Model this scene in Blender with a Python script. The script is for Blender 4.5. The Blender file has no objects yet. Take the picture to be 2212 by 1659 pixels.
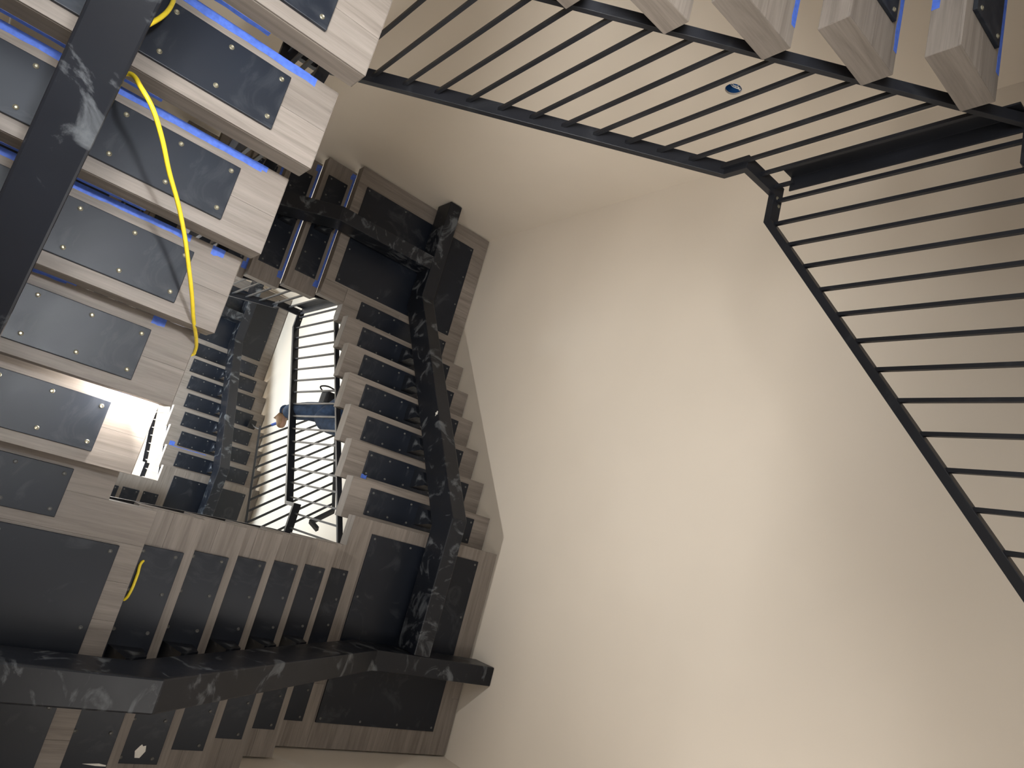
import bpy, bmesh, math, random
from mathutils import Matrix, Vector
random.seed(7)
PI = math.pi
scene = bpy.context.scene
col = scene.collection

# ------------------------------------------------------------------ camera
CAMP = Vector((-0.58499, 1.64263, -3.11058))
cam_d = bpy.data.cameras.new('camera')
cam = bpy.data.objects.new('camera', cam_d); col.objects.link(cam)
_rx = Vector((0.73824, -0.25601, -0.62407)); _dn = Vector((0.34541, 0.93815, 0.02375)); _fw = Vector((0.57939, -0.23309, 0.78101))
mw = Matrix.Identity(4)
for k, v in enumerate((_rx, -_dn, -_fw)):
    for r_ in range(3): mw[r_][k] = v[r_]
mw.translation = CAMP
cam.matrix_world = mw
cam_d.sensor_width = 36.0
cam_d.lens = 1548.974 / 2212 * 36.0
cam_d.clip_start = 0.05
scene.camera = cam

# ------------------------------------------------------------------ view, world
vs = scene.view_settings
vs.view_transform = 'Standard'; vs.look = 'None'; vs.exposure = 0.0; vs.gamma = 1.0
vs.use_curve_mapping = False
w = bpy.data.worlds.new('world'); scene.world = w; w.use_nodes = True
w.node_tree.nodes['Background'].inputs[0].default_value = (1.0, 0.97, 0.93, 1)
w.node_tree.nodes['Background'].inputs[1].default_value = 0.05

# ------------------------------------------------------------------ lights
def area(name, loc, target, size, energy, color, size_y=None, spread=PI):
    d = bpy.data.lights.new(name, 'AREA'); d.energy = energy; d.color = color
    d.shape = 'RECTANGLE' if size_y else 'SQUARE'
    d.size = size
    if size_y: d.size_y = size_y
    d.spread = spread
    o = bpy.data.objects.new(name, d); col.objects.link(o)
    o.location = loc
    o.rotation_euler = (Vector(target) - Vector(loc)).to_track_quat('-Z', 'Y').to_euler()
    return o
def spot(name, loc, target, energy, color, angle, blend=0.3, radius=0.05):
    d = bpy.data.lights.new(name, 'SPOT'); d.energy = energy; d.color = color
    d.spot_size = angle; d.spot_blend = blend; d.shadow_soft_size = radius
    o = bpy.data.objects.new(name, d); col.objects.link(o)
    o.location = loc
    o.rotation_euler = (Vector(target) - Vector(loc)).to_track_quat('-Z', 'Y').to_euler()
    return o
def point(name, loc, energy, color, radius):
    d = bpy.data.lights.new(name, 'POINT'); d.energy = energy; d.color = color; d.shadow_soft_size = radius
    o = bpy.data.objects.new(name, d); col.objects.link(o); o.location = loc; return o
# stair hall lamps and windows, plus added fill lights, none of them in view
area('lower_fill_light', (1.0, 1.0, -4.88), (1.0, 1.0, 0), 2.6, 20, (1.0, 0.96, 0.9))  # unseen fill panel added at floor level, shining up the shaft
area('floor_lamp', (-0.42, 1.10, -4.6), (-0.3, 0.85, 0), 0.2, 6.5, (0.93, 0.96, 1.0), spread=0.75)
area('lower_left_window', (-1.18, -0.1, -2.9), (0.8, -0.5, -0.9), 1.9, 60, (0.86, 0.93, 1.0), 1.5)
area('lower_side_fill', (-1.17, 1.0, -3.4), (1.7, -1.2, 1.8), 1.0, 40, (1.0, 0.97, 0.93), 1.2, spread=1.3)  # unseen fill added to lift the back wall near the upper landing
point('work_lamp_spill', (-0.115, 1.40, -0.335), 11, (1.0, 0.98, 0.95), 0.03)
area('lower_front_fill', (0.9, 2.98, -3.3), (1.0, -1.2, -1.4), 2.4, 18, (1.0, 0.96, 0.9), 1.4)  # invented low source, added as fill for the back wall
area('front_wall_fill', (1.3, 2.98, -1.5), (1.1, -1.2, 0.2), 2.0, 34, (1.0, 0.96, 0.92), 1.2)  # added fill in place of a real opening, brightens the back wall
area('work_lamp', (-0.115, 1.40, -0.335), (2.0, 0.5, -0.085), 0.045, 30, (1.0, 0.98, 0.95))
area('upper_window', (-1.16, 0.9, 4.9), (2.8, 0.9, 4.6), 1.6, 340, (0.78, 0.90, 1.0), 1.0)
area('top_skylight', (0.8, 0.9, 10.0), (0.8, 0.9, 0), 2.6, 300, (1.0, 0.98, 0.93))

# ------------------------------------------------------------------ materials
def mat_base(name):
    m = bpy.data.materials.new(name); m.use_nodes = True
    nt = m.node_tree; b = nt.nodes['Principled BSDF']
    return m, nt, b
def N(nt, t, **kw):
    n = nt.nodes.new(t)
    for k, v in kw.items(): setattr(n, k, v)
    return n
def ramp(nt, fac, stops):
    r = N(nt, 'ShaderNodeValToRGB')
    e = r.color_ramp.elements
    while len(e) < len(stops): e.new(0.5)
    for el, (p, c) in zip(e, stops):
        el.position = p; el.color = (c[0], c[1], c[2], 1)
    nt.links.new(fac, r.inputs[0]); return r.outputs[0]
def noise(nt, vec, scale, detail=4, rough=0.55, dist=0.0):
    n = N(nt, 'ShaderNodeTexNoise'); n.inputs['Scale'].default_value = scale
    n.inputs['Detail'].default_value = detail; n.inputs['Roughness'].default_value = rough
    n.inputs['Distortion'].default_value = dist
    nt.links.new(vec, n.inputs['Vector']); return n.outputs['Fac']
def mapping(nt, vec, scale=(1, 1, 1)):
    m = N(nt, 'ShaderNodeMapping'); m.inputs['Scale'].default_value = scale
    nt.links.new(vec, m.inputs['Vector']); return m.outputs[0]
def bump(nt, b, h, strength, dist=0.002):
    bp = N(nt, 'ShaderNodeBump'); bp.inputs['Strength'].default_value = strength
    bp.inputs['Distance'].default_value = dist
    nt.links.new(h, bp.inputs['Height']); nt.links.new(bp.outputs[0], b.inputs['Normal'])

def wood_material(name, dark, mid, light, along='X'):
    m, nt, b = mat_base(name)
    tc = N(nt, 'ShaderNodeTexCoord'); oi = N(nt, 'ShaderNodeObjectInfo')
    off = N(nt, 'ShaderNodeVectorMath', operation='MULTIPLY_ADD')
    cv = N(nt, 'ShaderNodeCombineXYZ')
    for k in range(3): nt.links.new(oi.outputs['Random'], cv.inputs[k])
    nt.links.new(cv.outputs[0], off.inputs[0]); off.inputs[1].default_value = (13.0, 7.0, 5.0)
    nt.links.new(tc.outputs['Object'], off.inputs[2])
    sc = {'X': (1.6, 26, 26), 'Y': (26, 1.6, 26)}[along]
    sf = {'X': (7, 190, 190), 'Y': (190, 7, 190)}[along]
    v = off.outputs[0]
    g1 = noise(nt, mapping(nt, v, sc), 1.0, 5, 0.6, 0.9)
    g2 = noise(nt, mapping(nt, v, sf), 1.0, 3, 0.6)
    c1 = ramp(nt, g1, [(0.25, dark), (0.5, mid), (0.78, light)])
    mx = N(nt, 'ShaderNodeMix', data_type='RGBA', blend_type='MULTIPLY'); mx.inputs['Factor'].default_value = 0.42
    nt.links.new(c1, mx.inputs[6])
    nt.links.new(ramp(nt, g2, [(0.3, (0.72, 0.72, 0.72)), (0.6, (1.08, 1.08, 1.08))]), mx.inputs[7])
    hs = N(nt, 'ShaderNodeHueSaturation')
    mr = N(nt, 'ShaderNodeMapRange'); mr.inputs['To Min'].default_value = 0.90; mr.inputs['To Max'].default_value = 1.08
    nt.links.new(oi.outputs['Random'], mr.inputs[0]); nt.links.new(mr.outputs[0], hs.inputs['Value'])
    nt.links.new(mx.outputs[2], hs.inputs['Color'])
    nt.links.new(hs.outputs[0], b.inputs['Base Color'])
    b.inputs['Roughness'].default_value = 0.55
    b.inputs['Specular IOR Level'].default_value = 0.35
    bump(nt, b, g2, 0.25, 0.001)
    return m
M_WOOD = wood_material('greyed_oak', (0.135, 0.114, 0.097), (0.198, 0.170, 0.146), (0.245, 0.215, 0.187))

M_WOODY = wood_material('greyed_oak_end', (0.14, 0.119, 0.10), (0.205, 0.176, 0.150), (0.255, 0.223, 0.193), 'Y')

def steel_material(name, base, rough, smear, smear_col=(0.20, 0.215, 0.23), lo=0.56, hi=0.66, scale=(3, 3, 3)):
    m, nt, b = mat_base(name)
    tc = N(nt, 'ShaderNodeTexCoord'); v = tc.outputs['Object']
    n1 = noise(nt, mapping(nt, v, scale), 1.6, 7, 0.62, 1.2)
    n2 = noise(nt, v, 60, 4, 0.6)
    n3 = noise(nt, v, 2.2, 3, 0.5)
    f1 = ramp(nt, n1, [(lo, (0, 0, 0)), (hi, (1, 1, 1))])
    mu = N(nt, 'ShaderNodeMath', operation='MULTIPLY'); mu.inputs[1].default_value = smear
    nt.links.new(f1, mu.inputs[0])
    mx = N(nt, 'ShaderNodeMix', data_type='RGBA')
    nt.links.new(mu.outputs[0], mx.inputs[0])
    nt.links.new(ramp(nt, n3, [(0.3, tuple(x * 0.8 for x in base)), (0.7, tuple(x * 1.25 for x in base))]), mx.inputs[6])
    mx.inputs[7].default_value = (*smear_col, 1)
    nt.links.new(mx.outputs[2], b.inputs['Base Color'])
    rr = N(nt, 'ShaderNodeMapRange'); rr.inputs['To Min'].default_value = rough - 0.08; rr.inputs['To Max'].default_value = rough + 0.12
    nt.links.new(n1, rr.inputs[0]); nt.links.new(rr.outputs[0], b.inputs['Roughness'])
    b.inputs['Specular IOR Level'].default_value = 0.32
    bump(nt, b, n2, 0.08, 0.001)
    return m
M_PLATE = steel_material('black_steel_plate', (0.0070, 0.0095, 0.0155), 0.38, 0.08)
M_BEAM = steel_material('dusty_black_beam', (0.0070, 0.0085, 0.0125), 0.36, 0.48, lo=0.55, hi=0.66)
M_RAIL = steel_material('black_railing_steel', (0.013, 0.014, 0.018), 0.42, 0.05)

def wall_material(name, colr, var=0.03):
    m, nt, b = mat_base(name)
    tc = N(nt, 'ShaderNodeTexCoord')
    n1 = noise(nt, tc.outputs['Object'], 0.9, 3, 0.5)
    n2 = noise(nt, tc.outputs['Object'], 170, 3, 0.6)
    c = ramp(nt, n1, [(0.3, tuple(x * (1 - var) for x in colr)), (0.7, tuple(x * (1 + var) for x in colr))])
    nt.links.new(c, b.inputs['Base Color'])
    b.inputs['Roughness'].default_value = 0.75; b.inputs['Specular IOR Level'].default_value = 0.2
    bump(nt, b, n2, 0.10, 0.001)
    return m
M_WALL = wall_material('cream_wall_paint', (0.715, 0.64, 0.545))
M_CEIL = wall_material('white_ceiling_paint', (0.85, 0.83, 0.78))
M_FLOOR = wall_material('grey_subfloor', (0.38, 0.34, 0.29), 0.12)

def plain(name, c, rough=0.5, metal=0.0, nscale=20, var=0.12, spec=0.5):
    m, nt, b = mat_base(name)
    tc = N(nt, 'ShaderNodeTexCoord')
    n1 = noise(nt, tc.outputs['Object'], nscale, 4, 0.6)
    nt.links.new(ramp(nt, n1, [(0.3, tuple(x * (1 - var) for x in c)), (0.7, tuple(min(1, x * (1 + var)) for x in c))]), b.inputs['Base Color'])
    b.inputs['Roughness'].default_value = rough; b.inputs['Metallic'].default_value = metal
    b.inputs['Specular IOR Level'].default_value = spec
    return m
M_TAPE = plain('blue_masking_tape', (0.06, 0.13, 0.50), 0.6, 0, 60, 0.2)
M_SCREW = plain('zinc_screw', (0.30, 0.28, 0.21), 0.4, 0.8, 90, 0.3)
M_BOLT = plain('dark_screw', (0.10, 0.10, 0.095), 0.45, 0.3, 90, 0.3)  # darker tone for screws outside the near flights
M_YELLOW = plain('yellow_cord_jacket', (0.80, 0.60, 0.03), 0.45, 0, 30, 0.1)
M_WHITE = plain('white_paint_chip', (0.75, 0.72, 0.66), 0.7)
M_BLUEBOX = plain('blue_plastic', (0.02, 0.11, 0.33), 0.4)
M_WIRE = plain('white_cable_sheath', (0.8, 0.78, 0.72), 0.4)
M_PAPER = plain('brown_kraft_paper', (0.52, 0.43, 0.33), 0.8)
M_JEANS = plain('blue_denim', (0.05, 0.09, 0.175), 0.85, 0, 14, 0.45)
M_BOOT = plain('tan_leather', (0.42, 0.27, 0.16), 0.7, 0, 20, 0.2)
M_SHIRT = plain('dark_cloth', (0.03, 0.035, 0.045), 0.85, 0, 14, 0.3)
M_SKIN = plain('skin', (0.55, 0.33, 0.23), 0.5, 0, 12, 0.08)
M_HAIR = plain('dark_hair', (0.03, 0.02, 0.015), 0.6, 0, 60, 0.4)
M_POUCH = plain('black_nylon', (0.012, 0.012, 0.014), 0.7, 0, 40, 0.3)

# ------------------------------------------------------------------ mesh helpers
def mesh_obj(name, verts, faces, mat, parent=None, smooth=False, bevel=0.0):
    me = bpy.data.meshes.new(name)
    me.from_pydata([tuple(v) for v in verts], [], faces)
    bm = bmesh.new(); bm.from_mesh(me)
    bmesh.ops.recalc_face_normals(bm, faces=bm.faces)
    if bevel > 0:
        bmesh.ops.bevel(bm, geom=[e for e in bm.edges if e.calc_face_angle(0) > 0.3], offset=bevel, segments=2, affect='EDGES', profile=0.5)
    bm.to_mesh(me); bm.free()
    me.materials.append(mat)
    if smooth:
        for p in me.polygons: p.use_smooth = True
    o = bpy.data.objects.new(name, me); col.objects.link(o)
    if parent is not None: o.parent = parent
    return o
def box_vf(x0, x1, y0, y1, z0, z1):
    v = [(x, y, z) for z in (z0, z1) for y in (y0, y1) for x in (x0, x1)]
    f = [(0, 1, 3, 2), (4, 6, 7, 5), (0, 4, 5, 1), (2, 3, 7, 6), (0, 2, 6, 4), (1, 5, 7, 3)]
    return v, f
def box(name, x0, x1, y0, y1, z0, z1, mat, parent=None, bevel=0.0):
    v, f = box_vf(x0, x1, y0, y1, z0, z1)
    return mesh_obj(name, v, f, mat, parent, bevel=bevel)
def prism(name, poly, z0, z1, mat, parent=None, bevel=0.0, order='xyz'):
    n = len(poly)
    v = [(p[0], p[1], z0) for p in poly] + [(p[0], p[1], z1) for p in poly]
    if order == 'yzx': v = [(z, a, b) for a, b, z in v]
    f = [tuple(range(n)), tuple(range(n, 2 * n))] + [(i, (i + 1) % n, n + (i + 1) % n, n + i) for i in range(n)]
    return mesh_obj(name, v, f, mat, parent, bevel=bevel)
def sweep_vf(poly, half, l0, l1, fmap):
    """mitred flat bar along poly in a (s, z) plane, lateral l0..l1"""
    n = len(poly); verts = []
    for i, p in enumerate(poly):
        p = Vector(p)
        if i == 0: d = (Vector(poly[1]) - p).normalized(); nrm = Vector((-d.y, d.x)); k = 1
        elif i == n - 1: d = (p - Vector(poly[i - 1])).normalized(); nrm = Vector((-d.y, d.x)); k = 1
        else:
            d1 = (p - Vector(poly[i - 1])).normalized(); d2 = (Vector(poly[i + 1]) - p).normalized()
            n1 = Vector((-d1.y, d1.x)); n2 = Vector((-d2.y, d2.x)); nrm = (n1 + n2).normalized(); k = 1 / max(0.3, nrm.dot(n1))
        for sg in (-1, 1):
            q = p + nrm * (half * k * sg)
            for l in (l0, l1): verts.append(fmap(q.x, q.y, l))
    faces = []
    for i in range(n - 1):
        a = 4 * i; b = a + 4
        faces += [(a, a + 1, b + 1, b), (a + 2, b + 2, b + 3, a + 3), (a, b, b + 2, a + 2), (a + 1, a + 3, b + 3, b + 1)]
    faces += [(0, 2, 3, 1), (4 * n - 4, 4 * n - 3, 4 * n - 1, 4 * n - 2)]
    return verts, faces
def thing(name, label, cat, loc=(0, 0, 0), rz=0.0, group=None):
    o = bpy.data.objects.new(name, None); col.objects.link(o)
    o.location = loc; o.rotation_euler = (0, 0, rz); o.empty_display_size = 0.1
    o['label'] = label; o['category'] = cat
    if group: o['group'] = group
    return o
def tag(o, label, cat, group=None):
    o['label'] = label; o['category'] = cat
    if group: o['group'] = group
    return o
def link_copy(src, parent, loc=None):
    c = src.copy(); col.objects.link(c); c.parent = parent
    if loc is not None: c.location = loc
    return c
def tube(name, pts, rad, mat, parent=None, seg=6):
    P = [Vector(p) for p in pts]; P = [P[0] * 2 - P[1]] + P + [P[-1] * 2 - P[-2]]; path = []
    for i in range(1, len(P) - 2):
        for k in range(seg):
            u = k / seg; a, b_, c, e = P[i - 1], P[i], P[i + 1], P[i + 2]
            path.append(0.5 * ((2 * b_) + (c - a) * u + (2 * a - 5 * b_ + 4 * c - e) * u * u + (3 * b_ - a - 3 * c + e) * u ** 3))
    path.append(P[-2]); n = 8; verts = []; faces = []
    nrm = Vector((0.31, 0.17, 0.93))
    for i, p in enumerate(path):
        tdir = (path[min(i + 1, len(path) - 1)] - path[max(i - 1, 0)]).normalized()
        nrm = (nrm - tdir * nrm.dot(tdir)).normalized(); bi = tdir.cross(nrm)
        for k in range(n): verts.append(p + (nrm * math.cos(2 * PI * k / n) + bi * math.sin(2 * PI * k / n)) * rad)
    for i in range(len(path) - 1):
        for k in range(n):
            a = n * i + k; b_ = n * i + (k + 1) % n
            faces.append((a, b_, b_ + n, a + n))
    faces += [tuple(range(n)), tuple(range(len(verts) - n, len(verts)))]
    return mesh_obj(name, verts, faces, mat, parent, smooth=True)

# ------------------------------------------------------------------ stair numbers
r = 0.1895; Wd = 1.5866; Hd = 1.8089; L = 1.1848; t = 0.0937; d = 0.2725; PT = 0.0125
XW = Wd + L + 0.012; YW = -L - 0.02; YB = Hd + L + 0.012; XL = -L - 0.012
ZT = 10.3; ZF = -4.93
# kind: first tread offset, going, risers, length of the well along travel, railing height, baluster spacing
FK = {'A': dict(b=-0.1059, g=0.2552, n=7, side=Hd, hr=0.87, bs=0.1070, rz=0.0, o=(0, 0)),
      'B': dict(b=-0.1065, g=0.2547, n=6, side=Wd, hr=0.87, bs=0.1045, rz=-PI / 2, o=(0, Hd)),
      'C': dict(b=-0.0911, g=0.2510, n=7, side=Hd, hr=0.895, bs=0.1075, rz=PI, o=(Wd, Hd)),
      'D': dict(b=-0.0691, g=0.2472, n=6, side=Wd, hr=0.845, bs=0.1045, rz=PI / 2, o=(Wd, 0))}
BASE = {'D': -13 * r, 'A': -7 * r, 'B': 0.0, 'C': 6 * r}
NEXT = {'D': 'A', 'A': 'B', 'B': 'C', 'C': 'D'}
LOOP = 26 * r

# shared meshes -----------------------------------------------------------
def shared_box(name, x0, x1, y0, y1, z0, z1, mat, bevel=0.0):
    o = box(name, x0, x1, y0, y1, z0, z1, mat, None, bevel)
    me = o.data; bpy.data.objects.remove(o); return me
CORE = shared_box('tread_body', -L, 0, 0, d, -t + 0.008, 0, M_WOOD, 0.0022)
PLANK_A = shared_box('plank', -L + 0.0006, -0.0006, 0.0006, d * 0.52 - 0.0003, -t, -t + 0.0078, M_WOOD, 0.0005)
PLANK_B = shared_box('plank', -L + 0.0006, -0.0006, d * 0.52 + 0.0003, d - 0.0006, -t, -t + 0.0078, M_WOOD, 0.0005)
ENDCAP = shared_box('end_cap', 0.0, 0.0016, 0.0008, d - 0.0008, -t + 0.0006, -0.0006, M_WOODY, 0.0004)
PLATE = shared_box('steel_plate', -1.037, -0.147, 0.051, 0.231, -t - PT, -t - 0.0002, M_PLATE, 0.002)
def screw_mesh():
    bm = bmesh.new(); z0 = -t - PT
    def ring(rad, z, n=12): return [bm.verts.new((rad * math.cos(2 * PI * k / n), rad * math.sin(2 * PI * k / n), z)) for k in range(n)]
    a = ring(0.0078, 0.0); b = ring(0.0074, -0.0022); c = ring(0.0052, -0.0036); e = ring(0.0030, -0.0022)
    for p, q in ((a, b), (b, c), (c, e)):
        for k in range(12): bm.faces.new((p[k], p[(k + 1) % 12], q[(k + 1) % 12], q[k]))
    bm.faces.new(e)
    bmesh.ops.recalc_face_normals(bm, faces=bm.faces)
    me = bpy.data.meshes.new('screw'); bm.to_mesh(me); bm.free(); me.materials.append(M_SCREW); return me
SCREW = screw_mesh()
SCREWD = SCREW.copy(); SCREWD.materials[0] = M_BOLT
BOLT = SCREW
SX = (-0.171, -0.324, -0.478, -0.706, -0.860, -1.013)
SV = (0.0745, 0.2025)
def screws_stuff_mesh():
    src = bmesh.new()
    for x in SX:
        for v in SV:
            tmp = bmesh.new(); tmp.from_mesh(SCREW); bmesh.ops.translate(tmp, verts=tmp.verts, vec=(x, v, -t - PT))
            m2 = bpy.data.meshes.new('tmp'); tmp.to_mesh(m2); tmp.free(); src.from_mesh(m2); bpy.data.meshes.remove(m2)
    me = bpy.data.meshes.new('screw_set'); src.to_mesh(me); src.free(); me.materials.append(M_BOLT); return me
SCREWS = screws_stuff_mesh()
def bracket_mesh():
    # wedge between the stringer top and the plate under the tread (v, z)
    g = 0.2525; sl = r / g
    def top(v): return -0.398 + sl * (v + 0.03)
    poly = [(0.075, -t - PT), (0.205, -t - PT), (0.195, top(0.195)), (0.105, top(0.105))]
    o = prism('bracket', poly, -0.645, -0.537, M_BEAM, None, 0.0, 'yzx'); me = o.data; bpy.data.objects.remove(o); return me
BRACKET = bracket_mesh()

def wobble_strip(name, x0, x1, y0, y1, z, h, parent, amp=0.003, mat=None, seed=0):
    """thin tape strip with torn, wavy long edge and ends"""
    rnd = random.Random(seed); n = max(4, int(abs(x1 - x0) / 0.03)); vs_ = []; fs = []
    for k in range(n + 1):
        x = x0 + (x1 - x0) * k / n
        a = y0; b = y1 + rnd.uniform(-amp, amp)
        if k in (0, n): x += rnd.uniform(-amp, amp)
        vs_ += [(x, a, z), (x, b, z), (x, a, z - h), (x, b, z - h)]
    for k in range(n):
        i = 4 * k; j = i + 4
        fs += [(i, j, j + 1, i + 1), (i + 2, i + 3, j + 3, j + 2), (i, i + 2, j + 2, j), (i + 1, j + 1, j + 3, i + 3)]
    fs += [(0, 1, 3, 2), (4 * n, 4 * n + 2, 4 * n + 3, 4 * n + 1)]
    return mesh_obj(name, vs_, fs, mat or M_TAPE, parent)

def make_flight(kind, loop, label, near=False, tape=None):
    k = FK[kind]; z0 = BASE[kind] + LOOP * loop
    f = thing('stair_flight', label, 'stairs', (k['o'][0], k['o'][1], z0), k['rz'])
    b, g, n = k['b'], k['g'], k['n']
    for i in range(1, n):
        tr = bpy.data.objects.new('tread', CORE); col.objects.link(tr); tr.parent = f
        tr.location = (0, b + g * i, r * i)
        for me, nm in ((PLANK_A, 'plank'), (PLANK_B, 'plank'), (PLATE, 'steel_plate'), (ENDCAP, 'end_cap')):
            o = bpy.data.objects.new(nm, me); col.objects.link(o); o.parent = tr
        if near:
            for x in SX:
                for v in SV:
                    o = bpy.data.objects.new('screw', SCREW); col.objects.link(o); o.parent = tr; o.location = (x, v, -t - PT + 0.0003)
                    o.rotation_euler = (0, 0, random.uniform(0, 1))
        else:
            o = bpy.data.objects.new('screw_set', SCREWS); col.objects.link(o); o.parent = tr; o['kind'] = 'stuff'
        o = bpy.data.objects.new('bracket', BRACKET); col.objects.link(o); o.parent = tr
        if tape: tape(i, tr)
    # stringer: rectangular steel tube, flat - rising - flat
    i1 = 1.567; va = b + g * i1; vb = b + g * (n + i1); hs = 0.215
    zc = -0.365 + hs / 2
    poly = [(-0.531, zc), (va, zc), (vb, zc + n * r), (k['side'] + L + 0.010, zc + n * r)]
    v, fc = sweep_vf(poly, hs / 2, -0.652, -0.530, lambda s, z, l: (l, s, z))
    so = mesh_obj('stringer', v, fc, M_BEAM, f, bevel=0.007)
    return f

def make_landing(kind, loop, label, near=False):
    """landing where flight KIND arrives, built in that flight's frame"""
    k = FK[kind]; k2 = FK[NEXT[kind]]; n = k['n']
    z0 = BASE[kind] + LOOP * loop + n * r
    o_ = thing('stair_landing', label, 'landing', (k['o'][0], k['o'][1], z0), k['rz'])
    fr = k['b'] + k['g'] * n; side = k['side']; e = k2['b'] + d + 0.008
    poly = [(-L, fr), (0, fr), (0, side), (e, side), (e, side + L), (-L, side + L)]
    prism('slab', poly, -t + 0.008, 0, M_WOOD, o_, 0.0022)
    # planks across, running like the arriving treads
    v = fr; pw = 0.1395; idx = 0
    while v < side + L - 0.001:
        v1 = min(v + pw, side + L)
        if v < side - 0.001 < v1 and side - v > 0.02: v1 = side
        xr = e if v >= side - 0.001 else 0.0
        cut = [-L] + ([] if idx % 3 == 0 else [-L + random.uniform(0.35, 0.95)]) + [xr]
        for a, c in zip(cut[:-1], cut[1:]):
            box('plank', a + 0.0003, c - 0.0003, v + 0.0003, v1 - 0.0003, -t, -t + 0.0078, M_WOOD, o_, 0.0005)
        v = v1; idx += 1
    p1 = box('steel_plate', -1.037, e - 0.083, side + 0.15, side + L - 0.155, -t - PT, -t - 0.0002, M_PLATE, o_, 0.002)
    p2 = box('steel_plate', -1.037, -0.147, fr + 0.051, fr + 0.228, -t - PT, -t - 0.0002, M_PLATE, o_, 0.002)
    def scr(p, x, v):
        s = bpy.data.objects.new('screw', SCREWD); col.objects.link(s); s.parent = p; s.location = (x, v, -t - PT + 0.0003)
    for x in SX:
        for v in SV: scr(p2, x, fr + v)
    x0, x1, y0, y1 = -1.037 + 0.025, e - 0.083 - 0.025, side + 0.175, side + L - 0.18
    for a in range(4):
        for c in range(4):
            if a in (0, 3) or c in (0, 3): scr(p1, x0 + (x1 - x0) * a / 3, y0 + (y1 - y0) * c / 3)
    return o_

def make_rail(kind, loop, label, start=True, post=False, omit_after=None):
    k = FK[kind]; z0 = BASE[kind] + LOOP * loop
    b, g, n, side, bs = k['b'], k['g'], k['n'], k['side'], k['bs']
    f = thing('stair_railing', label, 'railing', (k['o'][0], k['o'][1], z0), k['rz'])
    X = -0.078 if kind == 'B' else -0.05; hv = 0.032
    def nz(v): return r * (v - b) / g
    vs0 = b + g * 0.97; flat = 0.93 + hv / 2
    hb = k['hr'] + hv / 2
    vt = b + g * (n + (0.93 - k['hr']) / r)
    hp = [(-0.05 - 0.029, flat), (vs0, flat), (vs0, nz(vs0) + hb), (vt, n * r + flat), (side + 0.05 + 0.029, n * r + flat)]
    v, fc = sweep_vf(hp, 0.014, X - 0.029, X + 0.029, lambda s, z, l: (l, s, z))
    mesh_obj('handrail', v, fc, M_RAIL, f, bevel=0.0015)
    br0 = 0.045 - 0.013; brf = 0.09 - 0.013
    vb0 = b + g * 0.24; vb1 = b + g * (n + 0.24)
    bp_ = [(-0.05 - 0.019, brf), (vb0, brf), (vb1, n * r + brf), (side + 0.05 + 0.019, n * r + brf)]
    v, fc = sweep_vf(bp_, 0.010, X - 0.019, X + 0.019, lambda s, z, l: (l, s, z))
    mesh_obj('bottom_rail', v, fc, M_RAIL, f, bevel=0.0012)
    def zb(v):
        if v < vb0: return brf
        if v > vb1: return n * r + brf
        return nz(v) + br0
    def zt(v):
        if v < vs0: return flat
        if v > vt: return n * r + flat
        return nz(v) + hb
    for bx in (-0.012, 0.006):
        bo = bpy.data.objects.new('bolt', BOLT); col.objects.link(bo); bo.parent = f; bo.location = (X + bx, side + 0.005 + bx * 1.5, n * r + flat - 0.0138)
    hw = 0.0068; v0 = {'C': -0.014, 'D': -0.018}.get(kind, -0.016); q = 0
    while v0 + q * bs < side + 0.04:
        vv = v0 + q * bs; q += 1
        if abs(vv - vs0) < 0.02: vv = vs0 + 0.024
        if post and q == 1: continue
        box('baluster', X - hw, X + hw, vv - hw, vv + hw, zb(vv), zt(vv) - 0.006, M_RAIL, f)
    if post:
        # steel angle that stiffens the corner, hung from a short stub
        z1 = brf; z2 = flat - 0.075
        prism('corner_post', [(X - 0.035, -0.028), (X + 0.03, -0.028), (X + 0.03, -0.021), (X - 0.028, -0.021), (X - 0.028, 0.042), (X - 0.035, 0.042)], z1, z2, M_RAIL, f, 0.0008)
        box('baluster', X - hw, X + hw, -0.0215, -0.008, z2 - 0.02, flat - 0.006, M_RAIL, f)
    return f

# ------------------------------------------------------------------ the room
def structure(o): o['kind'] = 'structure'; return o
structure(box('floor', XL, XW, YW, YB, ZF - 0.1, ZF, M_FLOOR))
structure(box('ceiling', XL, XW, YW, YB, ZT, ZT + 0.1, M_CEIL))
structure(box('wall_right', XW, XW + 0.12, YW - 0.12, YB + 0.12, ZF, ZT, M_WALL))
structure(box('wall_left', XL - 0.12, XL, YW - 0.12, YB + 0.12, ZF, ZT, M_WALL))
structure(box('wall_front', XL, XW, YB, YB + 0.12, ZF, ZT, M_WALL))
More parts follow.
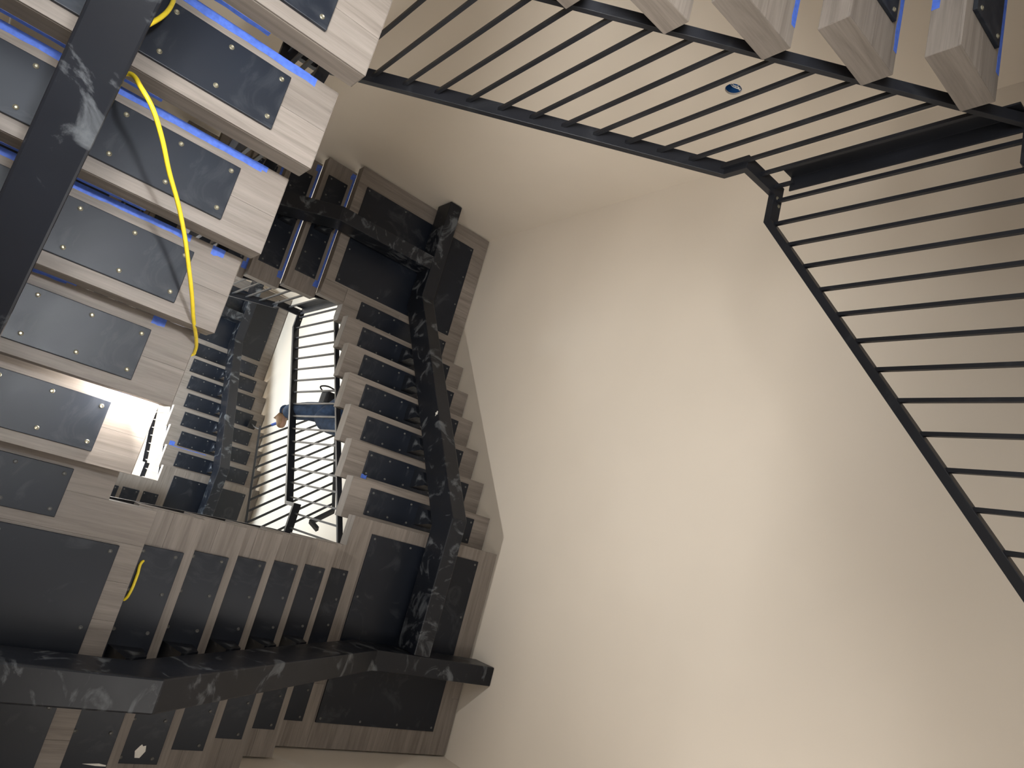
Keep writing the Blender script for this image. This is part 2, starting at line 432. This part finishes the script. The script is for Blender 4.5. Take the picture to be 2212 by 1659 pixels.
# back wall with the round cut-out for a wall lamp
def back_wall():
    hx, hz, hr_ = 2.131, -0.749, 0.047; q = 0.08; n = 32
    bm = bmesh.new()
    def V(x, z, y=YW): return bm.verts.new((x, y, z))
    X0, X1, Z0, Z1 = XL, XW, ZF, ZT
    def quad(a, b_, c, e): bm.faces.new([V(*p) for p in (a, b_, c, e)])
    quad((X0, Z0), (X1, Z0), (X1, hz - q), (X0, hz - q)); quad((X0, hz + q), (X1, hz + q), (X1, Z1), (X0, Z1))
    quad((X0, hz - q), (hx - q, hz - q), (hx - q, hz + q), (X0, hz + q)); quad((hx + q, hz - q), (X1, hz - q), (X1, hz + q), (hx + q, hz + q))
    def sq(a):
        c, s = math.cos(a), math.sin(a); m = max(abs(c), abs(s)); return (hx + q * c / m, hz + q * s / m)
    for i in range(n):
        a0 = 2 * PI * i / n + PI / 4; a1 = 2 * PI * (i + 1) / n + PI / 4
        bm.faces.new([V(*sq(a0)), V(*sq(a1)), V(hx + hr_ * math.cos(a1), hz + hr_ * math.sin(a1)), V(hx + hr_ * math.cos(a0), hz + hr_ * math.sin(a0))])
        bm.faces.new([V(hx + hr_ * math.cos(a0), hz + hr_ * math.sin(a0)), V(hx + hr_ * math.cos(a1), hz + hr_ * math.sin(a1)),
                      V(hx + hr_ * math.cos(a1), hz + hr_ * math.sin(a1), YW - 0.013), V(hx + hr_ * math.cos(a0), hz + hr_ * math.sin(a0), YW - 0.013)])
    for a, b_ in (((X0, Z0), (X1, Z1)),):
        bm.faces.new([bm.verts.new((X0 - .1, YW - 0.14, Z0)), bm.verts.new((X1 + .1, YW - 0.14, Z0)), bm.verts.new((X1 + .1, YW - 0.14, Z1)), bm.verts.new((X0 - .1, YW - 0.14, Z1))])
    bmesh.ops.remove_doubles(bm, verts=bm.verts, dist=1e-5)
    me = bpy.data.meshes.new('wall_back'); bm.to_mesh(me); bm.free(); me.materials.append(M_WALL)
    o = bpy.data.objects.new('wall_back', me); col.objects.link(o); structure(o)
    # blue round box with curled wires
    jb = thing('junction_box', 'round blue electrical box sunk in the bare wall behind the slanted railing', 'electrical box', (hx, YW - 0.013, hz))
    bm = bmesh.new(); rings = []
    for rad, y in ((0.047, 0.0), (0.047, -0.05), (0.0, -0.05)):
        if rad == 0: c = bm.verts.new((0, y, 0)); [bm.faces.new((rings[-1][i], rings[-1][(i + 1) % n], c)) for i in range(n)]
        else:
            rg = [bm.verts.new((rad * math.cos(2 * PI * i / n), y, rad * math.sin(2 * PI * i / n))) for i in range(n)]
            if rings: [bm.faces.new((rings[-1][i], rings[-1][(i + 1) % n], rg[(i + 1) % n], rg[i])) for i in range(n)]
            rings.append(rg)
    me = bpy.data.meshes.new('box_shell'); bm.to_mesh(me); bm.free(); me.materials.append(M_BLUEBOX)
    s = bpy.data.objects.new('box_shell', me); col.objects.link(s); s.parent = jb
    for k, sg in enumerate((-1, 1)):
        tube('wire', [(-0.02, -0.048, 0.03), (0.0, -0.02, 0.012 + 0.006 * sg), (-0.012 * sg, 0.0, -0.012), (0.010, 0.004, -0.028), (0.022, -0.002, -0.012), (0.004, -0.02, 0.018 * sg), (0.0, -0.045, 0.03)], 0.0022, M_WIRE, jb)
    for x_, z_ in ((-0.038, 0.014), (0.036, -0.016)):
        v, f = box_vf(x_ - 0.004, x_ + 0.004, -0.02, -0.002, z_ - 0.006, z_ + 0.006); mesh_obj('lug', v, f, M_WIRE, jb)
back_wall()

# ------------------------------------------------------------------ tapes
def a_tape(i, tr):
    # strip under the nose of each tread, strip on its back face
    full = {1: -0.30, 2: -0.075, 3: -0.085, 4: -0.17, 5: -0.42}
    if i in full:
        wd = {1: .03, 2: .027, 3: .024, 4: .022, 5: .010}[i]
        wobble_strip('masking_tape', -1.15, full[i], 0.001, wd, -t - 0.0002, 0.0006, tr, 0.002, seed=i)
    if i in (1, 2, 3, 4):
        xe = {1: -0.26, 2: -0.42, 3: -0.33, 4: -0.4}[i]
        o = wobble_strip('masking_tape', -1.15, xe, 0, -0.02, 0, 0.0006, tr, 0.002, seed=20 + i)
        o.rotation_euler = (-PI / 2, 0, 0); o.location = (0, d + 0.0002, -0.0005)
    if i in (1, 2, 3, 4, 5, 6):
        x0 = {1: -.135, 2: -.145, 3: -.115, 4: -.1, 5: -.155, 6: -.14}[i]
        o = wobble_strip('masking_tape', x0, x0 + 0.045, 0.0, {5: .03, 4: .03}.get(i, 0.016), -t - 0.0003, 0.0006, tr, 0.004, seed=40 + i)
def e_tape(i, tr):
    if i in (1, 2, 3):
        wobble_strip('masking_tape', -L + 0.02, -0.10, 0.001, 0.022, -t - 0.0002, 0.0006, tr, 0.001, seed=60 + i)
        for x0 in (-L + 0.02, -0.145):
            wobble_strip('masking_tape', x0, x0 + 0.06, 0.001, 0.045, -t - 0.0003, 0.0006, tr, 0.004, seed=70 + i)
def d_tape(i, tr):
    wobble_strip('masking_tape', -L + 0.02, {1: -0.085, 2: -0.07, 3: -0.07}.get(i, -0.08), 0.001, 0.022, -t - 0.0002, 0.0006, tr, 0.003, seed=80 + i)
    if i in (1, 3):
        wobble_strip('masking_tape', -0.30, -0.16, d - 0.001, d + 0.0006, -0.0005, 0.022, tr, 0.0, seed=90 + i)
def patch(tr, x, v, sx, sv, seed):
    return wobble_strip('masking_tape', x, x + sx, v, v + sv, -t - PT - 0.0002, 0.0006, tr, 0.003, seed=seed)
def c_tape(i, tr):
    if i == 3: patch(tr, -0.16, 0.02, 0.045, 0.012, 1).location.z = PT
    if i == 2: patch(tr, -0.185, 0.035, 0.045, 0.026, 2)
    if i == 1: patch(tr, -1.09, 0.0, 0.05, 0.02, 3).location.z = PT
def c2_tape(i, tr):
    if i in (5, 4): patch(tr, -0.15, 0.0, 0.045, 0.02, 4 + i).location.z = PT
    if i == 2:
        patch(tr, -0.12, 0.03, 0.06, 0.055, 9).location.z = PT
        wobble_strip('masking_tape', -0.52, -0.12, 0.018, 0.035, -t - 0.0002, 0.0006, tr, 0.002, seed=19)
def b_bits(i, tr):
    # torn scraps of white paper stuck to the plates
    if i == 5:
        mesh_obj('paper_scrap', [(-0.83, 0.055, -t - PT - .0003), (-0.80, 0.05, -t - PT - .0003), (-0.785, 0.072, -t - PT - .0003), (-0.80, 0.088, -t - PT - .0003), (-0.825, 0.075, -t - PT - .0003)], [(0, 1, 2, 3, 4)], M_WHITE, tr)
    if i == 2:
        mesh_obj('paper_scrap', [(-1.012, 0.13, -t - PT - .0003), (-1.012, 0.15, -t - PT - .0003), (-0.985, 0.165, -t - PT - .0003), (-0.962, 0.16, -t - PT - .0003), (-0.965, 0.148, -t - PT - .0003), (-0.958, 0.142, -t - PT - .0003), (-0.965, 0.135, -t - PT - .0003), (-0.985, 0.122, -t - PT - .0003)], [(0, 1, 2, 3, 4, 5, 6, 7)], M_WHITE, tr)
    if i == 1:
        mesh_obj('paper_scrap', [(-0.975, 0.14, -t - PT - .0003), (-0.972, 0.2, -t - PT - .0003), (-0.977, 0.228, -t - PT - .0003), (-0.982, 0.228, -t - PT - .0003), (-0.981, 0.19, -t - PT - .0003)], [(0, 1, 2, 3, 4)], M_WHITE, tr)

# ------------------------------------------------------------------ the stair
make_flight('C', -1, 'lowest stair flight carrying the tall railing that slants down the right wall')
make_landing('C', -1, 'lowest landing at the wall corner where the two big railings meet')
make_flight('D', 0, 'stair flight whose square tread ends poke out above the slanted railing', True, d_tape)
make_landing('D', 0, 'landing above the first flight, beside the nearest taped treads')
fa0 = make_flight('A', 0, 'nearest stair flight seen from below, with a yellow cord and wide dusty beam', True, a_tape)
make_landing('A', 0, 'landing with steel plates at the end of the yellow cord flight', True)
make_flight('B', 0, 'stair flight with white paper scraps on its plates and a dust smeared beam', False, b_bits)
make_landing('B', 0, 'corner landing whose beam end runs into the wall above the paper scrap flight', True)
fc0 = make_flight('C', 0, 'stair flight rising beside the bright opening with pale lit tread ends', False, c_tape)
make_landing('C', 0, 'corner landing with crossing beams above the flight with pale tread ends', True)
make_flight('D', 1, 'stair flight with long blue tape strips between glowing white gaps', False, e_tape)
make_landing('D', 1, 'landing hidden behind the nearest flight, one storey up')
make_flight('A', 1, 'stair flight one storey above the yellow cord flight')
make_landing('A', 1, 'landing one storey above the yellow cord flight')
make_flight('B', 1, 'distant stair flight whose small plates show over the edge of the near landing')
make_landing('B', 1, 'distant landing at the foot of the upper flight with the chalky beam')
make_flight('C', 1, 'distant stair flight with chalky beam left of the bright wall', False, c2_tape)
make_landing('C', 1, 'distant corner landing topping the flight with the chalky beam')
make_flight('D', 2, 'topmost distant stair flight crossing above the small upper railing')

make_rail('C', -1, 'large black railing slanting down across the right wall')
make_rail('D', 0, 'black railing slanting under the square tread ends, in front of the electrical box', post=True)
make_rail('A', 0, 'black railing on top of the nearest flight with the yellow cord')
make_rail('B', 0, 'black railing on top of the flight with white paper scraps')
make_rail('C', 0, 'black railing with level looking bars across the bright wall')
make_rail('D', 1, 'grey lit railing above the flight with blue tape strips', post=True)
make_rail('A', 1, 'black railing one storey above the nearest flight')
make_rail('B', 1, 'black railing on the distant flight with small plates')
make_rail('C', 1, 'distant black railing against the cream gap beside the lit tread')
make_rail('D', 2, 'topmost distant black railing', post=True)

def chip(parent, loc, ax, size, seed):
    rnd = random.Random(seed); n = 9; pts = []
    for k in range(n):
        a = 2 * PI * k / n; q = size * (0.45 if k % 2 else 1.0) * rnd.uniform(0.7, 1.1)
        pts.append((q * math.cos(a), q * math.sin(a)))
    vv = []
    for off in (0, 0.0012):
        for a, b_ in pts:
            vv.append({'x': (off, a, b_), 'z': (a, b_, off)}[ax])
    fs = [tuple(range(n)), tuple(range(n, 2 * n))] + [(i, (i + 1) % n, n + (i + 1) % n, n + i) for i in range(n)]
    o = mesh_obj('paint_chip', vv, fs, M_WHITE, parent); o.location = loc
chip(fc0, (-0.5300, 1.045, 0.19), 'x', 0.024, 3)
chip(fa0, (-0.628, 0.835, 0.0315), 'z', 0.010, 5)
# ------------------------------------------------------------------ spare railing section hung in the shaft
P0 = Vector((1.879, 1.040, 4.118)); P1 = Vector((1.771, 1.921, 3.326)); P2 = Vector((2.612, 0.477, 4.218))
up = (P2 - P0).normalized(); sd = P1 - P0
hz_ = (sd - up * sd.dot(up)).normalized(); nn = up.cross(hz_).normalized()
sl = sd.dot(up) / sd.dot(hz_)          # slope of the section in its own plane
sp = thing('loose_railing', 'loose railing section hanging askew behind the seated person, blue tape on one bar', 'railing', P0)
def PM(s, z, l): return tuple(hz_ * s + up * z + nn * l)
HR = (P2 - P0).length
smax = sd.dot(hz_) * 1.16
v, fc = sweep_vf([(-0.03, -0.03 * sl), (smax, smax * sl)], 0.010, -0.016, 0.016, PM); mesh_obj('bottom_rail', v, fc, M_RAIL, sp)
s_e = sd.dot(hz_) * 1.30
v, fc = sweep_vf([(-0.05, HR - 0.05 * sl), (s_e, HR + s_e * sl), (s_e, HR + s_e * sl - 0.24), (s_e + 0.10, HR + s_e * sl - 0.24)], 0.014, -0.026, 0.026, PM); mesh_obj('handrail', v, fc, M_RAIL, sp)
nb = 9; ds = sd.dot(hz_) / nb
for q in range(12):
    s = q * ds
    v, f = box_vf(s - 0.0075, s + 0.0075, s * sl, HR + s * sl, -0.0075, 0.0075)
    o = mesh_obj('baluster', [PM(a, b_, c) for a, b_, c in v], f, M_RAIL, sp)
v, f = box_vf(-0.011, 0.011, 0.13, 0.30, -0.011, 0.011)
mesh_obj('tape_wrap', [PM(a, b_, c) for a, b_, c in v], f, M_TAPE, sp, bevel=0.003)
tube('hanging_wire', [tuple(Vector(q_) - P0) for q_ in ((1.879, 1.04, 4.118), (2.18, 0.94, 5.2), (2.45, 0.845, 6.1), (2.60, 0.80, 6.62))], 0.006, M_POUCH, sp)
box('clamp', 2.56 - P0.x, 2.66 - P0.x, 0.74 - P0.y, 0.86 - P0.y, 6.60 - P0.z, 6.632 - P0.z, M_POUCH, sp, 0.01)

# ------------------------------------------------------------------ yellow cord
def cord(pts): return pts
cd = tube('extension_cord', [(-0.50, 0.40, -1.00), (-0.497, 0.482, -1.09), (-0.506, 0.56, -1.15), (-0.535, 0.63, -1.17), (-0.585, 0.69, -1.125), (-0.56, 0.745, -1.07), (-0.518, 0.740, -1.130), (-0.489, 0.790, -1.200), (-0.449, 0.824, -1.200), (-0.403, 0.870, -1.170), (-0.354, 0.917, -1.110), (-0.296, 0.963, -1.040), (-0.238, 1.015, -0.960), (-0.182, 1.076, -0.880), (-0.129, 1.129, -0.790), (-0.080, 1.175, -0.690), (-0.027, 1.199, -0.560), (0.005, 1.213, -0.470), (0.019, 1.227, -0.420), (0.020, 1.239, -0.390), (-0.03, 1.27, -0.368), (-0.10, 1.27, -0.372)], 0.0062, M_YELLOW)
tag(cd, 'bright yellow cord sagging from the wide beam under the nearest treads', 'cord')
cd2 = tube('cord_loop', [(0.30, 1.99, 0.14), (0.235, 2.02, 0.085), (0.232, 2.07, 0.075), (0.232, 2.12, 0.075), (0.228, 2.16, 0.08), (0.222, 2.19, 0.10), (0.27, 2.22, 0.15)], 0.006, M_YELLOW)
tag(cd2, 'short yellow loop of cord poking out at the landing edge beside the paper scrap flight', 'cord')

# ------------------------------------------------------------------ person
def skin_obj(name, verts, edges, radii, mat, parent, root=0, sub=2):
    me = bpy.data.meshes.new(name); me.from_pydata(verts, edges, [])
    o = bpy.data.objects.new(name, me); col.objects.link(o); o.parent = parent
    o.modifiers.new('skin', 'SKIN')
    sv = me.skin_vertices[0].data if len(me.skin_vertices) else None
    if sv is None:
        bm = bmesh.new(); bm.from_mesh(me); bm.verts.layers.skin.verify(); bm.to_mesh(me); bm.free(); sv = me.skin_vertices[0].data
    for k, rr in enumerate(radii):
        sv[k].radius = (rr, rr) if not isinstance(rr, tuple) else rr
        sv[k].use_root = (k == root)
    s = o.modifiers.new('sub', 'SUBSURF'); s.levels = sub; s.render_levels = sub
    me.materials.append(mat)
    for p in o.data.polygons: p.use_smooth = True
    o.modifiers['skin'].use_smooth_shade = True
    return o
def person():
    pv = Vector((1.93, 0.79, 2.235))
    p = thing('person', 'person in blue jeans and tan boots seated behind the balusters, one foot raised', 'person', pv)
    J = {'pelvis': (1.93, .79, 2.235), 'waist': (2.04, .78, 2.34), 'chest': (2.23, .77, 2.50), 'neck': (2.39, .77, 2.64), 'head0': (2.43, .77, 2.70), 'head1': (2.50, .77, 2.80),
         'hipL': (1.93, .87, 2.25), 'kneeL': (1.735, .885, 2.68), 'anL': (1.660, .920, 3.02), 'toeL': (1.660, 1.065, 2.97), 'heelL': (1.69, .915, 2.955),
         'hipR': (1.92, .71, 2.235), 'kneeR': (1.735, .97, 2.43), 'anR': (1.79, 1.03, 1.82), 'toeR': (1.74, 1.13, 1.745),
         'shL': (2.30, .94, 2.56), 'elL': (2.10, 1.02, 2.42), 'wrL': (1.93, .95, 2.50), 'shR': (2.30, .60, 2.56), 'elR': (2.12, .53, 2.38), 'wrR': (2.08, .50, 2.14)}
    J = {k: Vector(v) - pv for k, v in J.items()}
    names = list(J)
    rad = {'pelvis': .10, 'waist': .095, 'chest': .105, 'neck': .048, 'head0': .065, 'head1': .075, 'hipL': .075, 'kneeL': .048, 'anL': .034, 'toeL': .03, 'heelL': .03,
           'hipR': .075, 'kneeR': .048, 'anR': .034, 'toeR': .03, 'shL': .05, 'elL': .036, 'wrL': .024, 'shR': .05, 'elR': .036, 'wrR': .024}
    E_ = [('pelvis', 'waist'), ('waist', 'chest'), ('chest', 'neck'), ('neck', 'head0'), ('head0', 'head1'), ('pelvis', 'hipL'), ('hipL', 'kneeL'), ('kneeL', 'anL'), ('anL', 'toeL'),
          ('pelvis', 'hipR'), ('hipR', 'kneeR'), ('kneeR', 'anR'), ('anR', 'toeR'), ('chest', 'shL'), ('shL', 'elL'), ('elL', 'wrL'), ('chest', 'shR'), ('shR', 'elR'), ('elR', 'wrR')]
    names.remove('heelL')
    def sub_(sel, edges, scale, add=0.0): 
        idx = {n: k for k, n in enumerate(sel)}
        return [tuple(J[n]) for n in sel], [(idx[a], idx[b]) for a, b in edges if a in idx and b in idx], [rad[n] * scale + add for n in sel]
    # body with five-fingered hands
    v, e, rr = sub_(names, E_, 0.9)
    for wn, en in (('wrL', 'elL'), ('wrR', 'elR')):
        dr = (J[wn] - J[en]).normalized(); side = dr.cross(Vector((0, 0, 1))).normalized(); dn = side.cross(dr)
        palm = J[wn] + dr * 0.05; v.append(tuple(palm)); rr.append(0.026); e.append((names.index(wn), len(v) - 1)); pi_ = len(v) - 1
        for q, (off, ln) in enumerate(((-0.027, .06), (-0.009, .07), (0.009, .072), (0.026, .062))):
            a = palm + dr * 0.035 + side * off; b_ = a + dr * ln * .5 - dn * 0.008; c_ = b_ + dr * ln * .4 - dn * 0.02
            for s_, q_ in ((a, .0095), (b_, .0085), (c_, .007)): v.append(tuple(s_)); rr.append(q_)
            e += [(pi_, len(v) - 3), (len(v) - 3, len(v) - 2), (len(v) - 2, len(v) - 1)]
        a = palm + side * -0.035 - dr * 0.01; b_ = a + dr * 0.03 - side * 0.02
        v += [tuple(a), tuple(b_)]; rr += [.010, .008]; e += [(pi_, len(v) - 2), (len(v) - 2, len(v) - 1)]
    skin_obj('body', v, e, rr, M_SKIN, p)
    # jeans, ending above the ankle with a rolled hem
    hemL = J['anL'] + (J['kneeL'] - J['anL']) * 0.05; hemR = J['anR'] + (J['kneeR'] - J['anR']) * 0.06
    v = [tuple(J[n]) for n in ('pelvis', 'waist', 'hipL', 'kneeL')] + [tuple(hemL)] + [tuple(J[n]) for n in ('hipR', 'kneeR')] + [tuple(hemR)]
    skin_obj('jeans', v, [(0, 1), (0, 2), (2, 3), (3, 4), (0, 5), (5, 6), (6, 7)], [.145, .125, .12, .085, .070, .12, .085, .068], M_JEANS, p)
    dirL = (J['anL'] - J['kneeL']).normalized()
    v = [tuple(hemL - dirL * .012), tuple(hemL + dirL * .022)]
    skin_obj('trouser_hem', v, [(0, 1)], [.074, .074], M_JEANS, p, 0, 2)
    v, e, rr = sub_(['waist', 'chest', 'neck', 'shL', 'elL', 'shR', 'elR'], E_, 1.12, 0.008)
    skin_obj('shirt', v, e, rr, M_SHIRT, p)
    for an, to in (('anL', 'toeL'), ('anR', 'toeR')):
        kn = {'anL': 'kneeL', 'anR': 'kneeR'}[an]; dr = (J[an] - J[kn]).normalized()
        v = [tuple(J[an] - dr * 0.03), tuple(J[an] + dr * 0.035), tuple(J[an] * .4 + J[to] * .6 + dr * 0.02), tuple(J[to] + dr * 0.01)]
        skin_obj('boot', v, [(0, 1), (1, 2), (2, 3)], [.048, .052, .046, .040], M_BOOT, p, 1)
    # head details
    h = J['head1']; fwd = Vector((-0.75, 0.1, 0.55)).normalized(); sd_ = Vector((0, 1, 0)); upv = (J['head1'] - J['neck']).normalized()
    skin_obj('hair', [tuple(h + upv * .035 - fwd * .01), tuple(h + upv * .0 - fwd * .045)], [(0, 1)], [.082, .07], M_HAIR, p, 0, 2)
    skin_obj('nose', [tuple(h + fwd * .06 - upv * .03), tuple(h + fwd * .085 - upv * .045)], [(0, 1)], [.010, .012], M_SKIN, p, 0, 2)
    for sg in (-1, 1):
        skin_obj('eye', [tuple(h + fwd * .066 + sd_ * .028 * sg - upv * .01), tuple(h + fwd * .068 + sd_ * .034 * sg - upv * .01)], [(0, 1)], [.008, .008], M_POUCH, p, 0, 1)
        skin_obj('ear', [tuple(h + sd_ * .072 * sg - upv * .02), tuple(h + sd_ * .076 * sg - upv * .05)], [(0, 1)], [.014, .010], M_SKIN, p, 0, 2)
    skin_obj('mouth', [tuple(h + fwd * .062 + sd_ * .02 - upv * .075), tuple(h + fwd * .062 - sd_ * .02 - upv * .075)], [(0, 1)], [.005, .005], M_BOOT, p, 0, 1)
    # tool pouch on the belt
    q = Vector((1.80, 0.775, 2.585)) - pv
    box('tool_pouch', q.x - .05, q.x + .12, q.y - .075, q.y + .045, q.z - .11, q.z + .03, M_POUCH, p, 0.02)
    tube('pouch_strap', [tuple(q + Vector((-.03, -.06, .0))), tuple(q + Vector((-.06, -.11, .05))), tuple(q + Vector((.0, -.13, .02))), tuple(q + Vector((.08, -.09, -.08)))], .007, M_POUCH, p)
person()
